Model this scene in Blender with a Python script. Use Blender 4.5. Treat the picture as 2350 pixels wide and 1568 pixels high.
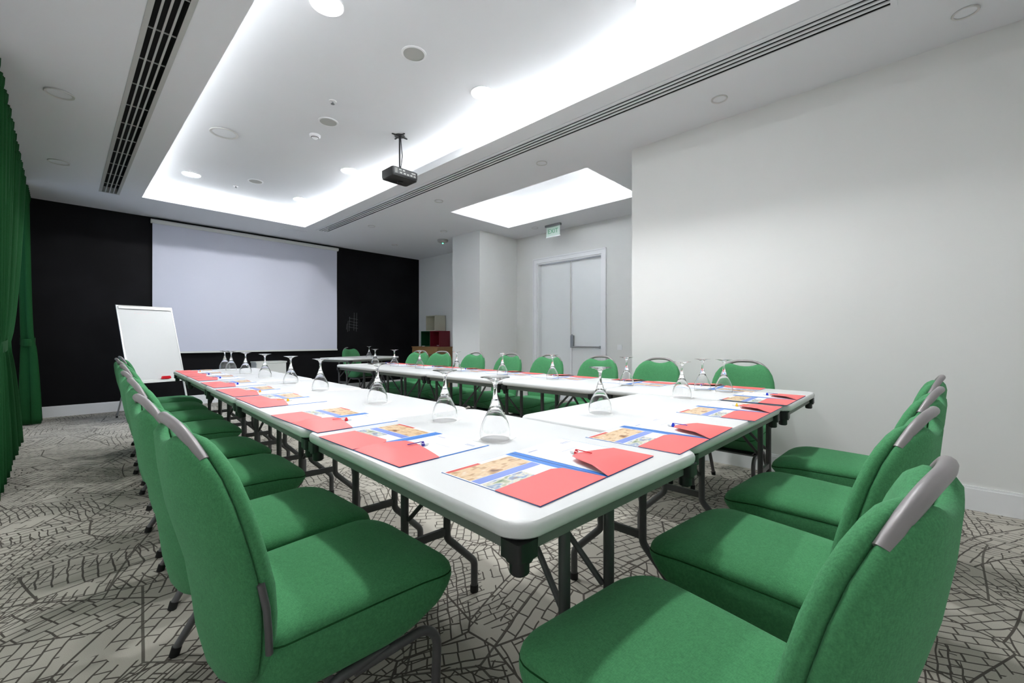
import bpy, bmesh, math, random
from mathutils import Vector, Matrix
random.seed(7)
PI = math.pi
D2R = math.radians
for o in list(bpy.data.objects):
    bpy.data.objects.remove(o)
SC = bpy.context.scene
COL = SC.collection

# ------------------------------------------------------------------ camera
cam_d = bpy.data.cameras.new('camera')
cam = bpy.data.objects.new('camera', cam_d)
COL.objects.link(cam)
cam.location = (0, 0, 1.07)
cam.rotation_euler = (D2R(90), 0, D2R(-46.6))
cam_d.sensor_width = 36
cam_d.lens = 980 / 2350 * 36
cam_d.shift_y = -4.5 / 2350
cam_d.clip_start = 0.03
SC.camera = cam

# ------------------------------------------------------------------ world and exposure
W = bpy.data.worlds.new('world')
SC.world = W
W.use_nodes = True
W.node_tree.nodes['Background'].inputs[0].default_value = (0.55, 0.70, 1.0, 1)
W.node_tree.nodes['Background'].inputs[1].default_value = 0.6
SC.view_settings.view_transform = 'Standard'
SC.view_settings.look = 'None'
SC.view_settings.gamma = 1
SC.view_settings.use_curve_mapping = False
SC.view_settings.exposure = 2.3
COVE_POWER = 5.6       # emission of the hidden LED strips
ALCOVE_POWER = 16.0
SPOT_POWER = 72.0       # emission of the lit downlights

# ------------------------------------------------------------------ materials
def newmat(name):
    m = bpy.data.materials.new(name)
    m.use_nodes = True
    nt = m.node_tree
    b = nt.nodes['Principled BSDF']
    return m, nt, b

def lin(r, g, b):
    f = lambda c: (c / 12.92) if c <= 0.04045 else ((c + 0.055) / 1.055) ** 2.4
    return (f(r / 255), f(g / 255), f(b / 255), 1)

def plain(name, col, rough=0.5, metal=0.0, spec=0.5, noise=0.0, nscale=40, bump=0.0, bscale=200, coat=0.0):
    m, nt, b = newmat(name)
    b.inputs['Base Color'].default_value = col
    b.inputs['Roughness'].default_value = rough
    b.inputs['Metallic'].default_value = metal
    b.inputs['Specular IOR Level'].default_value = spec
    b.inputs['Coat Weight'].default_value = coat
    tc = nt.nodes.new('ShaderNodeTexCoord')
    if noise > 0:
        n = nt.nodes.new('ShaderNodeTexNoise'); n.inputs['Scale'].default_value = nscale
        n.inputs['Detail'].default_value = 4
        mr = nt.nodes.new('ShaderNodeMapRange')
        mr.inputs['To Min'].default_value = 1 - noise; mr.inputs['To Max'].default_value = 1 + noise
        vm = nt.nodes.new('ShaderNodeVectorMath'); vm.operation = 'SCALE'
        vm.inputs[0].default_value = col[:3]
        nt.links.new(tc.outputs['Object'], n.inputs['Vector'])
        nt.links.new(n.outputs['Fac'], mr.inputs['Value'])
        nt.links.new(mr.outputs['Result'], vm.inputs['Scale'])
        nt.links.new(vm.outputs['Vector'], b.inputs['Base Color'])
    if bump > 0:
        n2 = nt.nodes.new('ShaderNodeTexNoise'); n2.inputs['Scale'].default_value = bscale
        bp = nt.nodes.new('ShaderNodeBump'); bp.inputs['Strength'].default_value = bump
        bp.inputs['Distance'].default_value = 0.001
        nt.links.new(tc.outputs['Object'], n2.inputs['Vector'])
        nt.links.new(n2.outputs['Fac'], bp.inputs['Height'])
        nt.links.new(bp.outputs['Normal'], b.inputs['Normal'])
    return m

def emit(name, col, s):
    m = bpy.data.materials.new(name); m.use_nodes = True
    nt = m.node_tree; nt.nodes.clear()
    e = nt.nodes.new('ShaderNodeEmission'); o = nt.nodes.new('ShaderNodeOutputMaterial')
    e.inputs[0].default_value = col; e.inputs[1].default_value = s
    nt.links.new(e.outputs[0], o.inputs[0])
    return m

def fabric(name, col, sheen=0.3):
    m, nt, b = newmat(name)
    b.inputs['Roughness'].default_value = 0.92
    b.inputs['Specular IOR Level'].default_value = 0.15
    b.inputs['Sheen Weight'].default_value = sheen
    b.inputs['Sheen Roughness'].default_value = 0.5
    b.inputs['Sheen Tint'].default_value = (col[0]*2+.1, col[1]*1.4+.1, col[2]*2+.1, 1)
    N = nt.nodes.new; L = nt.links.new
    tc = N('ShaderNodeTexCoord')
    def layer(scale3):
        mp = N('ShaderNodeMapping'); mp.inputs['Scale'].default_value = scale3
        n = N('ShaderNodeTexNoise'); n.inputs['Scale'].default_value = 1; n.inputs['Detail'].default_value = 1
        L(tc.outputs['Object'], mp.inputs[0]); L(mp.outputs[0], n.inputs['Vector']); return n.outputs['Fac']
    n1 = layer((500, 140, 140)); n2 = layer((140, 500, 500)); n3 = layer((60, 60, 60))
    ad = N('ShaderNodeMath'); ad.operation = 'ADD'; L(n1, ad.inputs[0]); L(n2, ad.inputs[1])
    mu = N('ShaderNodeMath'); mu.operation = 'MULTIPLY_ADD'; mu.inputs[1].default_value = .3
    L(n3, mu.inputs[0]); L(ad.outputs[0], mu.inputs[2])
    mr = N('ShaderNodeMapRange'); mr.inputs['From Min'].default_value = 0.75; mr.inputs['From Max'].default_value = 1.55
    mr.inputs['To Min'].default_value = 0.80; mr.inputs['To Max'].default_value = 1.20
    vm = N('ShaderNodeVectorMath'); vm.operation = 'SCALE'; vm.inputs[0].default_value = col[:3]
    bp = N('ShaderNodeBump'); bp.inputs['Strength'].default_value = 0.25; bp.inputs['Distance'].default_value = 0.0008
    L(mu.outputs[0], mr.inputs['Value']); L(mr.outputs['Result'], vm.inputs['Scale'])
    L(vm.outputs['Vector'], b.inputs['Base Color'])
    L(mu.outputs[0], bp.inputs['Height']); L(bp.outputs['Normal'], b.inputs['Normal'])
    return m

def carpet_mat():
    m, nt, b = newmat('map_pattern_carpet')
    N = nt.nodes.new; L = nt.links.new
    tc = N('ShaderNodeTexCoord')
    def vmath(op, x, y=None, sc=None):
        v = N('ShaderNodeVectorMath'); v.operation = op; L(x, v.inputs[0])
        if y is not None:
            if isinstance(y, tuple): v.inputs[1].default_value = y
            else: L(y, v.inputs[1])
        if sc is not None: v.inputs['Scale'].default_value = sc
        return v.outputs[0]
    def math_(op, x, y, z=None):
        v = N('ShaderNodeMath'); v.operation = op
        for i, q in enumerate((x, y, z)):
            if q is None: continue
            if isinstance(q, (int, float)): v.inputs[i].default_value = q
            else: L(q, v.inputs[i])
        return v.outputs[0]
    def noise(vec, scale, det=0):
        n = N('ShaderNodeTexNoise'); n.noise_dimensions = '2D'; n.inputs['Scale'].default_value = scale; n.inputs['Detail'].default_value = det
        L(vec, n.inputs['Vector']); return n
    def vor(vec, scale, feat='F1'):
        v = N('ShaderNodeTexVoronoi'); v.voronoi_dimensions = '2D'; v.feature = feat; v.inputs['Scale'].default_value = scale
        L(vec, v.inputs['Vector']); return v
    def line(dist, w, soft):
        r = N('ShaderNodeMapRange'); r.inputs['From Min'].default_value = w; r.inputs['From Max'].default_value = w + soft
        r.inputs['To Min'].default_value = 1; r.inputs['To Max'].default_value = 0; L(dist, r.inputs['Value']); return r.outputs[0]
    base = vmath('MULTIPLY', tc.outputs['Object'], (1, 1, 0))
    warp = vmath('SCALE', vmath('SUBTRACT', noise(base, 0.9).outputs['Color'], (.5, .5, .5)), sc=.16)
    P = vmath('MULTIPLY', vmath('ADD', base, warp), (1, 1, 0))
    jag = vmath('SCALE', vmath('SUBTRACT', noise(base, 13).outputs['Color'], (.5, .5, .5)), sc=.010)
    Q = vmath('MULTIPLY', vmath('ADD', P, jag), (1, 1, 0))
    def streets(vscale, bw, rh, mort, off, sq, seed):
        """districts of differently turned street grids"""
        S = vmath('ADD', P, (seed, seed * .7, 0))
        col = N('ShaderNodeSeparateColor'); L(vor(S, vscale).outputs['Color'], col.inputs[0])
        ro = N('ShaderNodeVectorRotate'); ro.rotation_type = 'Z_AXIS'
        S2 = vmath('ADD', Q, (seed, seed * .7, 0))
        L(S2, ro.inputs['Vector']); L(math_('MULTIPLY', col.outputs[0], 3.14), ro.inputs['Angle'])
        br = N('ShaderNodeTexBrick'); br.offset = off; br.offset_frequency = 2; br.squash = sq; br.squash_frequency = 3
        br.inputs['Scale'].default_value = 1.0; br.inputs['Mortar Size'].default_value = mort
        br.inputs['Mortar Smooth'].default_value = 0.2
        br.inputs['Brick Width'].default_value = bw; br.inputs['Row Height'].default_value = rh
        L(ro.outputs[0], br.inputs['Vector'])
        edge = line(vor(S, vscale, 'DISTANCE_TO_EDGE').outputs['Distance'], .0034 * vscale, .0015 * vscale)
        return br.outputs['Fac'], edge, col.outputs[1]
    g1, e1, r1 = streets(2.9, .100, .044, .0034, .37, .55, 3.1)
    g2, e2, r2 = streets(1.4, .17, .030, .0029, .61, .4, 9.7)
    # the second, tighter grid only shows in part of its districts; both drop out in patches
    sel2 = math_('MULTIPLY', math_('GREATER_THAN', r2, .45), math_('GREATER_THAN', noise(P, 3.2).outputs['Fac'], .52))
    sel1 = math_('GREATER_THAN', noise(P, 6.5).outputs['Fac'], .33)
    lines = math_('MAXIMUM', math_('MULTIPLY', g1, sel1), math_('MULTIPLY', g2, sel2))
    lines = math_('MAXIMUM', lines, e1)
    lines = math_('MAXIMUM', lines, math_('MULTIPLY', e2, .9))
    fz = N('ShaderNodeTexNoise'); fz.inputs['Scale'].default_value = 600; fz.inputs['Detail'].default_value = 3
    L(tc.outputs['Object'], fz.inputs['Vector'])
    fr = N('ShaderNodeMapRange'); fr.inputs['To Min'].default_value = 0.55; fr.inputs['To Max'].default_value = 1.45
    L(fz.outputs['Fac'], fr.inputs['Value'])
    mixc = N('ShaderNodeMix'); mixc.data_type = 'RGBA'
    mixc.inputs['A'].default_value = lin(184, 179, 168)
    mixc.inputs['B'].default_value = lin(84, 79, 72)
    L(lines, mixc.inputs['Factor'])
    mul = vmath('SCALE', mixc.outputs['Result']); sc_ = mul.node; L(fr.outputs[0], sc_.inputs['Scale'])
    L(mul, b.inputs['Base Color'])
    b.inputs['Roughness'].default_value = 0.95
    b.inputs['Specular IOR Level'].default_value = 0.1
    b.inputs['Sheen Weight'].default_value = 0.1
    bp = N('ShaderNodeBump'); bp.inputs['Strength'].default_value = 0.4; bp.inputs['Distance'].default_value = 0.002
    L(fz.outputs['Fac'], bp.inputs['Height']); L(bp.outputs['Normal'], b.inputs['Normal'])
    return m

def blackboard_mat():
    m, nt, b = newmat('blackboard_paint')
    N = nt.nodes.new; L = nt.links.new
    tc = N('ShaderNodeTexCoord')
    n = N('ShaderNodeTexNoise'); n.inputs['Scale'].default_value = 1.7; n.inputs['Detail'].default_value = 6
    L(tc.outputs['Object'], n.inputs['Vector'])
    mr = N('ShaderNodeMapRange'); mr.inputs['From Min'].default_value = .45; mr.inputs['From Max'].default_value = .8
    L(n.outputs['Fac'], mr.inputs['Value'])
    mix = N('ShaderNodeMix'); mix.data_type = 'RGBA'
    mix.inputs['A'].default_value = (0.0058, 0.0056, 0.0066, 1); mix.inputs['B'].default_value = (0.012, 0.012, 0.014, 1)
    L(mr.outputs[0], mix.inputs['Factor']); L(mix.outputs['Result'], b.inputs['Base Color'])
    b.inputs['Roughness'].default_value = 0.6
    b.inputs['Specular IOR Level'].default_value = 0.12
    return m

def bowl_glass():
    m = bpy.data.materials.new('clear_bowl_glass'); m.use_nodes = True
    nt = m.node_tree; nt.nodes.clear(); N = nt.nodes.new; L = nt.links.new
    o = N('ShaderNodeOutputMaterial'); t = N('ShaderNodeBsdfTransparent'); g = N('ShaderNodeBsdfGlossy')
    g.inputs['Roughness'].default_value = 0.02
    t.inputs[0].default_value = (0.985, 0.99, 0.99, 1)
    lw = N('ShaderNodeLayerWeight'); lw.inputs['Blend'].default_value = 0.32
    mr = N('ShaderNodeMapRange'); mr.inputs['To Min'].default_value = 0.035; mr.inputs['To Max'].default_value = 0.85
    mix = N('ShaderNodeMixShader')
    L(lw.outputs['Fresnel'], mr.inputs['Value']); L(mr.outputs[0], mix.inputs[0])
    L(t.outputs[0], mix.inputs[1]); L(g.outputs[0], mix.inputs[2]); L(mix.outputs[0], o.inputs[0])
    return m

def solid_glass():
    m, nt, b = newmat('clear_solid_glass')
    b.inputs['Base Color'].default_value = (1, 1, 1, 1)
    b.inputs['Roughness'].default_value = 0.0
    b.inputs['IOR'].default_value = 1.5
    b.inputs['Transmission Weight'].default_value = 1.0
    return m

def photo_mat(name, cols, scale):
    m, nt, b = newmat(name); N = nt.nodes.new; L = nt.links.new
    tc = N('ShaderNodeTexCoord')
    mp = N('ShaderNodeMapping'); mp.inputs['Scale'].default_value = (scale, scale * 1.9, 0)
    L(tc.outputs['Object'], mp.inputs[0])
    n = N('ShaderNodeTexNoise'); n.inputs['Scale'].default_value = 1; n.inputs['Detail'].default_value = 2; n.inputs['Roughness'].default_value = .5
    L(mp.outputs[0], n.inputs['Vector'])
    mr = N('ShaderNodeMapRange'); mr.inputs['From Min'].default_value = .28; mr.inputs['From Max'].default_value = .72
    L(n.outputs['Fac'], mr.inputs['Value'])
    r = N('ShaderNodeValToRGB'); els = r.color_ramp.elements
    for i, c in enumerate(cols):
        e = els[i] if i < 2 else els.new(i / len(cols))
        e.position = i / (len(cols) - 1); e.color = c
    L(mr.outputs[0], r.inputs[0]); L(r.outputs[0], b.inputs['Base Color'])
    b.inputs['Roughness'].default_value = 0.3
    return m

M = {}
M['wall'] = plain('off_white_wall_paint', lin(226, 227, 225), 0.75, noise=0.012, nscale=3, bump=0.05, bscale=90)
M['ceil'] = plain('white_ceiling_paint', lin(224, 226, 229), 0.85, noise=0.008, nscale=2)
M['trim'] = plain('white_gloss_trim', lin(236, 237, 239), 0.28, noise=0.01, nscale=5)
M['door'] = plain('white_gloss_door', lin(234, 237, 238), 0.22, noise=0.008, nscale=4)
M['carpet'] = carpet_mat()
M['board'] = blackboard_mat()
M['green'] = fabric('green_upholstery', lin(78, 144, 97))
M['curtain'] = fabric('dark_green_curtain', lin(26, 74, 38), 0.15)
M['tube'] = plain('grey_powder_coat', lin(142, 137, 138), 0.38, 0.25, noise=0.03, nscale=60, bump=.06, bscale=600)
M['chairleg'] = plain('dark_grey_powder_coat', lin(104, 103, 106), 0.38, 0.35, noise=0.03, nscale=60)
M['tleg'] = plain('charcoal_steel_tube', lin(84, 85, 86), 0.42, 0.2, noise=0.04, nscale=50)
M['apron'] = plain('grey_green_steel', lin(112, 117, 112), 0.5, 0.1, noise=0.03, nscale=30)
M['blackp'] = plain('black_plastic', lin(24, 25, 26), 0.4, noise=0.05, nscale=50)
M['rubber'] = plain('black_rubber', lin(18, 18, 19), 0.7, noise=0.05, nscale=60)
M['tabletop'] = plain('white_moulded_plastic', lin(226, 227, 227), 0.32, noise=0.01, nscale=8, bump=0.05, bscale=300)
M['red'] = plain('red_card', lin(246, 106, 106), 0.45, noise=0.015, nscale=20)
M['blue'] = plain('blue_card', lin(60, 130, 215), 0.4, noise=0.02, nscale=20)
M['navy'] = plain('navy_card', lin(34, 40, 96), 0.5, noise=0.02, nscale=20)
M['paper'] = plain('white_paper', lin(247, 248, 252), 0.6, noise=0.006, nscale=30)
M['coaster'] = plain('embossed_white_paper', lin(250, 250, 250), 0.8, noise=0.01, nscale=200, bump=.1, bscale=400)
M['print'] = plain('faint_grey_print', lin(170, 175, 205), 0.6, noise=.02)
M['photo1'] = photo_mat('warm_interior_photo', [lin(120, 78, 55), lin(196, 150, 100), lin(232, 205, 165), lin(225, 190, 150), lin(245, 235, 220)], 20)
M['photo2'] = photo_mat('green_outdoor_photo', [lin(95, 125, 85), lin(160, 170, 130), lin(225, 220, 205), lin(120, 150, 190), lin(165, 125, 95)], 24)
M['band'] = plain('periwinkle_print', lin(120, 145, 220), 0.35, noise=.02)
M['redprint'] = plain('red_print', lin(215, 70, 62), 0.35, noise=.02)
M['pen_red'] = plain('red_pen_plastic', lin(225, 28, 45), 0.25, noise=.02)
M['pen_blue'] = plain('blue_pen_plastic', lin(28, 60, 205), 0.25, noise=.02)
M['pen_yellow'] = plain('yellow_pen_plastic', lin(250, 200, 30), 0.25, noise=.02)
M['pen_orange'] = plain('orange_pen_plastic', lin(250, 165, 40), 0.25, noise=.02)
M['pen_purple'] = plain('violet_pen_plastic', lin(60, 45, 160), 0.25, noise=.02)
M['pen_white'] = plain('white_pen_plastic', lin(235, 238, 240), 0.25, noise=.02)
M['bowl'] = bowl_glass()
M['glass'] = solid_glass()
M['screen'] = plain('matt_projection_cloth', lin(208, 210, 224), 0.85, noise=0.02, nscale=1.2)
M['casing'] = plain('white_metal_casing', lin(215, 217, 213), 0.4, noise=.01)
M['whiteboard'] = plain('whiteboard_enamel', lin(212, 213, 212), 0.34, noise=.015, nscale=3)
M['alu'] = plain('brushed_aluminium', lin(205, 205, 203), 0.3, 0.6, noise=.02)
M['steel'] = plain('satin_steel', lin(150, 152, 154), 0.3, 0.8, noise=.03)
M['wood'] = plain('light_oak_veneer', lin(160, 122, 80), 0.5, noise=.12, nscale=9)
M['cube_green'] = plain('dark_green_laminate', lin(14, 74, 44), 0.45, noise=.03)
M['cube_red'] = plain('dark_red_laminate', lin(118, 24, 40), 0.45, noise=.03)
M['cube_cream'] = plain('cream_laminate', lin(206, 204, 186), 0.5, noise=.02)
M['ventmetal'] = plain('grey_vent_metal', lin(178, 179, 175), 0.5, noise=.01)
M['dark'] = plain('dark_duct', (0.004, 0.004, 0.004, 1), 0.9, noise=.05)
M['duct'] = plain('grey_duct', lin(38, 40, 38), 0.9, noise=.05)
M['grille'] = plain('speaker_grille_grey', lin(176, 177, 173), 0.7, noise=.05, nscale=300)
M['lampoff'] = plain('unlit_lamp_grey', lin(205, 205, 202), 0.4, noise=.02)
M['chalk'] = plain('grey_chalk', lin(96, 98, 100), 0.95, noise=.3, nscale=30)
M['marker'] = plain('faded_red_marker', lin(228, 205, 208), 0.5, noise=.1)
M['lamp'] = emit('downlight_diffuser', (0.97, 0.99, 1.0, 1), SPOT_POWER)
M['led'] = emit('cove_led_strip', (0.97, 0.99, 1.0, 1), COVE_POWER)
M['led2'] = emit('alcove_led_strip', (0.97, 0.99, 1.0, 1), ALCOVE_POWER)
M['greenled'] = emit('green_indicator', (0.05, 1.0, 0.45, 1), 3)
M['greensign'] = plain('green_sign_print', lin(70, 150, 105), 0.4, noise=.02)
M['acrylic'] = plain('frosted_sign_acrylic', lin(185, 208, 196), 0.25, noise=.02)
M['whitegoods'] = plain('white_appliance_enamel', lin(222, 224, 220), 0.35, noise=.01)

# ------------------------------------------------------------------ mesh helpers
class MB:
    def __init__(s): s.v = []; s.f = []; s.mi = []
    def add(s, vs, fs, mi=0):
        k = len(s.v); s.v += [tuple(p) for p in vs]
        s.f += [tuple(i + k for i in f) for f in fs]; s.mi += [mi] * len(fs)
        return s
    def box(s, x0, x1, y0, y1, z0, z1, mi=0, mat=None):
        vs = [Vector((x, y, z)) for z in (z0, z1) for x, y in ((x0, y0), (x1, y0), (x1, y1), (x0, y1))]
        if mat is not None: vs = [mat @ p for p in vs]
        return s.add(vs, [(3, 2, 1, 0), (4, 5, 6, 7), (0, 1, 5, 4), (1, 2, 6, 5), (2, 3, 7, 6), (3, 0, 4, 7)], mi)
    def rings(s, rings, cap0=True, cap1=True, mi=0):
        n = len(rings[0]); vs = [p for r in rings for p in r]; fs = []
        for i in range(len(rings) - 1):
            for j in range(n):
                a = i * n + j; b = i * n + (j + 1) % n
                fs.append((a, b, b + n, a + n))
        if cap0: fs.append(tuple(range(n - 1, -1, -1)))
        if cap1: fs.append(tuple((len(rings) - 1) * n + j for j in range(n)))
        return s.add(vs, fs, mi)
    def tube(s, pts, r, n=10, mi=0, flat=1.0):
        pts = [Vector(p) for p in pts]; rr = []
        t0 = (pts[1] - pts[0]).normalized()
        up = Vector((0, 0, 1)) if abs(t0.z) < .9 else Vector((1, 0, 0))
        a = t0.cross(up).normalized(); b = a.cross(t0).normalized(); prev = t0
        for i, p in enumerate(pts):
            if i == 0: t = t0
            elif i == len(pts) - 1: t = (pts[-1] - pts[-2]).normalized()
            else: t = ((pts[i + 1] - p).normalized() + (p - pts[i - 1]).normalized()).normalized()
            q = prev.rotation_difference(t); a = q @ a; b = q @ b; prev = t
            ri = r[i] if isinstance(r, (list, tuple)) else r
            rr.append([p + (a * math.cos(2 * PI * k / n) + b * math.sin(2 * PI * k / n) * flat) * ri for k in range(n)])
        return s.rings(rr, mi=mi)
    def lathe(s, prof, n=24, c=(0, 0, 0), mi=0, cap0=False, cap1=False):
        rr = [[Vector((c[0] + r * math.cos(2 * PI * k / n), c[1] + r * math.sin(2 * PI * k / n), c[2] + z)) for k in range(n)] for r, z in prof]
        return s.rings(rr, cap0, cap1, mi)
    def poly(s, pts, z0, z1, mi=0):
        return s.rings([[Vector((x, y, z0)) for x, y in pts], [Vector((x, y, z1)) for x, y in pts]], mi=mi)
    def build(s, name, mats, parent=None, smooth=False, angle=35, loc=None, rotz=None):
        me = bpy.data.meshes.new(name); me.from_pydata([tuple(p) for p in s.v], [], s.f)
        mats = mats if isinstance(mats, (list, tuple)) else [mats]
        for m in mats: me.materials.append(M[m] if isinstance(m, str) else m)
        for p, i in zip(me.polygons, s.mi): p.material_index = i
        bm = bmesh.new(); bm.from_mesh(me)
        bmesh.ops.recalc_face_normals(bm, faces=bm.faces)
        if smooth:
            for f in bm.faces: f.smooth = True
            for e in bm.edges:
                if len(e.link_faces) == 2 and e.calc_face_angle(0) > D2R(angle): e.smooth = False
        bm.to_mesh(me); bm.free()
        o = bpy.data.objects.new(name, me); COL.objects.link(o)
        if parent is not None: o.parent = parent
        if loc is not None: o.location = loc
        if rotz is not None: o.rotation_euler = (0, 0, rotz)
        return o

def rrect(x0, x1, y0, y1, r, n=6):
    out = []
    for cx, cy, a0 in ((x1 - r, y1 - r, 0), (x0 + r, y1 - r, 90), (x0 + r, y0 + r, 180), (x1 - r, y0 + r, 270)):
        for i in range(n + 1):
            a = D2R(a0 + 90 * i / n); out.append((cx + r * math.cos(a), cy + r * math.sin(a)))
    return out

def arc_pts(p0, p1, p2, r, n=6):
    """points rounding the corner p0-p1-p2"""
    p0, p1, p2 = Vector(p0), Vector(p1), Vector(p2)
    a = (p0 - p1).normalized(); b = (p2 - p1).normalized()
    half = a.angle(b) / 2; d = r / math.tan(half)
    s, e = p1 + a * d, p1 + b * d
    c = p1 + (a + b).normalized() * (r / math.sin(half))
    out = []
    for i in range(n + 1):
        t = i / n; q = (s - c).lerp(e - c, t).normalized() * r
        out.append(c + q)
    return out

def path(pts, r, n=6):
    out = [Vector(pts[0])]
    for i in range(1, len(pts) - 1): out += arc_pts(pts[i - 1], pts[i], pts[i + 1], r, n)
    out.append(Vector(pts[-1])); return out

def tag(o, label, cat, group=None):
    o['label'] = label; o['category'] = cat
    if group: o['group'] = group
    return o
def struct(o, label=None):
    o['kind'] = 'structure'
    if label: o['label'] = label
    return o
def empty(name, loc=(0, 0, 0), rotz=0):
    o = bpy.data.objects.new(name, None); COL.objects.link(o)
    o.location = loc; o.rotation_euler = (0, 0, rotz); o.empty_display_size = .05
    return o
def dup(root, loc, rotz, label, group=None):
    kids = {}
    for o in bpy.data.objects:
        if o.parent: kids.setdefault(o.parent.name, []).append(o)
    def rec(o, par):
        c = o.copy(); COL.objects.link(c)
        if par is not None: c.parent = par
        for k in kids.get(o.name, []): rec(k, c)
        return c
    r = rec(root, None)
    r.location = loc; r.rotation_euler = (root.rotation_euler.x, root.rotation_euler.y, rotz); r['label'] = label
    if group: r['group'] = group
    return r

# ------------------------------------------------------------------ room shell
H = 2.977; HR = 3.238; LIP = 0.085
XL, XR, XD, YB, YN = -0.45, 3.94, 5.97, 8.65, -1.0
XG = 5.90
b = MB().box(XL - .1, XD + .4, YN - .1, YB + .1, -.08, 0); struct(b.build('floor', 'carpet'), 'grey carpet with dark street-map line pattern')
b = MB().box(XL - .1, XG + .2, YB, YB + .1, -.02, H); struct(b.build('wall_back', 'board'), 'black chalkboard-painted end wall')
b = MB().box(XR, XD + .2, YN, 2.07, -.02, H); struct(b.build('wall_right', 'wall'), 'large plain off-white right wall')
b = MB().box(XL - .1, XR, YN - .1, YN, -.02, H); struct(b.build('wall_near', 'wall'), 'off-white wall behind the viewpoint')
# door wall with opening
DY0, DY1, DZ = 3.66, 5.01, 2.45
b = MB().box(XD, XD + .25, 2.07, DY0, -.02, H).box(XD, XD + .25, DY1, 5.52, -.02, H).box(XD, XD + .25, DY0, DY1, DZ, H)
struct(b.build('wall_alcove', 'wall'), 'off-white alcove wall with the double door')
b = MB().box(5.02, XD + .25, 5.52, 6.27, -.02, H); struct(b.build('wall_pier', 'wall'), 'off-white projecting pier beside the alcove')
b = MB().box(XG, XD + .25, 6.27, YB, -.02, H); struct(b.build('wall_corner', 'wall'), 'off-white wall behind the wooden cabinet')
# left wall with window opening
WY0, WY1, WZ0, WZ1 = 5.3, 7.95, 0.35, 2.7
b = MB().box(XL - .1, XL, YN, WY0, -.02, H).box(XL - .1, XL, WY1, YB, -.02, H).box(XL - .1, XL, WY0, WY1, -.02, WZ0).box(XL - .1, XL, WY0, WY1, WZ1, H)
struct(b.build('wall_left', 'wall'), 'curtained left wall')
wn = struct(MB().box(XL - .08, XL - .02, WY0, WY0 + .06, WZ0, WZ1).box(XL - .08, XL - .02, WY1 - .06, WY1, WZ0, WZ1)
       .box(XL - .08, XL - .02, WY0 + .06, WY1 - .06, WZ0, WZ0 + .06).box(XL - .08, XL - .02, WY0 + .06, WY1 - .06, WZ1 - .06, WZ1)
       .box(XL - .08, XL - .02, 6.6, 6.65, WZ0 + .06, WZ1 - .06).build('window_1', 'trim'), 'window behind the green curtains')
MB().box(XL - .053, XL - .047, WY0 + .06, 6.6, WZ0 + .06, WZ1 - .06).build('pane', 'bowl', wn)
MB().box(XL - .053, XL - .047, 6.65, WY1 - .06, WZ0 + .06, WZ1 - .06).build('pane', 'bowl', wn)

# ceiling with two lit coves and two vent slots
CX0, CX1, CY0, CY1 = 0.75, 2.855, 0.12, 7.54
AX0, AX1, AY0, AY1 = 4.01, 5.26, 2.65, 5.055
VLX0, VLX1, VLY0, VLY1 = 0.355, 0.515, 0.05, 7.60
VRX0, VRX1, VRY0, VRY1 = 3.07, 3.268, 0.093, 7.57
holes = [(CX0, CX1, CY0, CY1), (AX0, AX1, AY0, AY1), (VLX0, VLX1, VLY0, VLY1), (VRX0, VRX1, VRY0, VRY1)]
xs = sorted({XL - .1, XD + .25} | {v for h in holes for v in h[:2]})
ys = sorted({YN - .1, YB + .1} | {v for h in holes for v in h[2:]})
b = MB()
for i in range(len(xs) - 1):
    j = 0
    while j < len(ys) - 1:
        def hole(jj):
            cx, cy = (xs[i] + xs[i + 1]) / 2, (ys[jj] + ys[jj + 1]) / 2
            return any(h[0] < cx < h[1] and h[2] < cy < h[3] for h in holes)
        if hole(j): j += 1; continue
        k = j
        while k + 1 < len(ys) - 1 and not hole(k + 1): k += 1
        b.box(xs[i], xs[i + 1], ys[j], ys[k + 1], H, H + LIP); j = k + 1
G = .16
for (x0, x1, y0, y1) in holes[:2]:
    b.box(x0 - G, x1 + G, y0 - G, y1 + G, HR, HR + .06)
    b.box(x0 - G - .03, x0 - G, y0 - G, y1 + G, H + LIP, HR + .06); b.box(x1 + G, x1 + G + .03, y0 - G, y1 + G, H + LIP, HR + .06)
    b.box(x0 - G, x1 + G, y0 - G - .03, y0 - G, H + LIP, HR + .06); b.box(x0 - G, x1 + G, y1 + G, y1 + G + .03, H + LIP, HR + .06)
struct(b.build('ceiling', 'ceil'), 'dropped white ceiling with two light coves')
def led_loop(name, rect, mat, label):
    x0, x1, y0, y1 = rect; g = .085; w = .012; z0, z1 = H + LIP, H + LIP + .012
    b = MB().box(x0 - g - w, x0 - g, y0 - g, y1 + g, z0, z1).box(x1 + g, x1 + g + w, y0 - g, y1 + g, z0, z1)
    b.box(x0 - g, x1 + g, y0 - g - w, y0 - g, z0, z1).box(x0 - g, x1 + g, y1 + g, y1 + g + w, z0, z1)
    o = b.build(name, mat, bpy.data.objects['ceiling']); o['label'] = label
led_loop('led_strip', holes[0], 'led', 'white light strip hidden in the large ceiling cove')
led_loop('led_strip', holes[1], 'led2', 'white light strip hidden in the small ceiling cove by the door')

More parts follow.
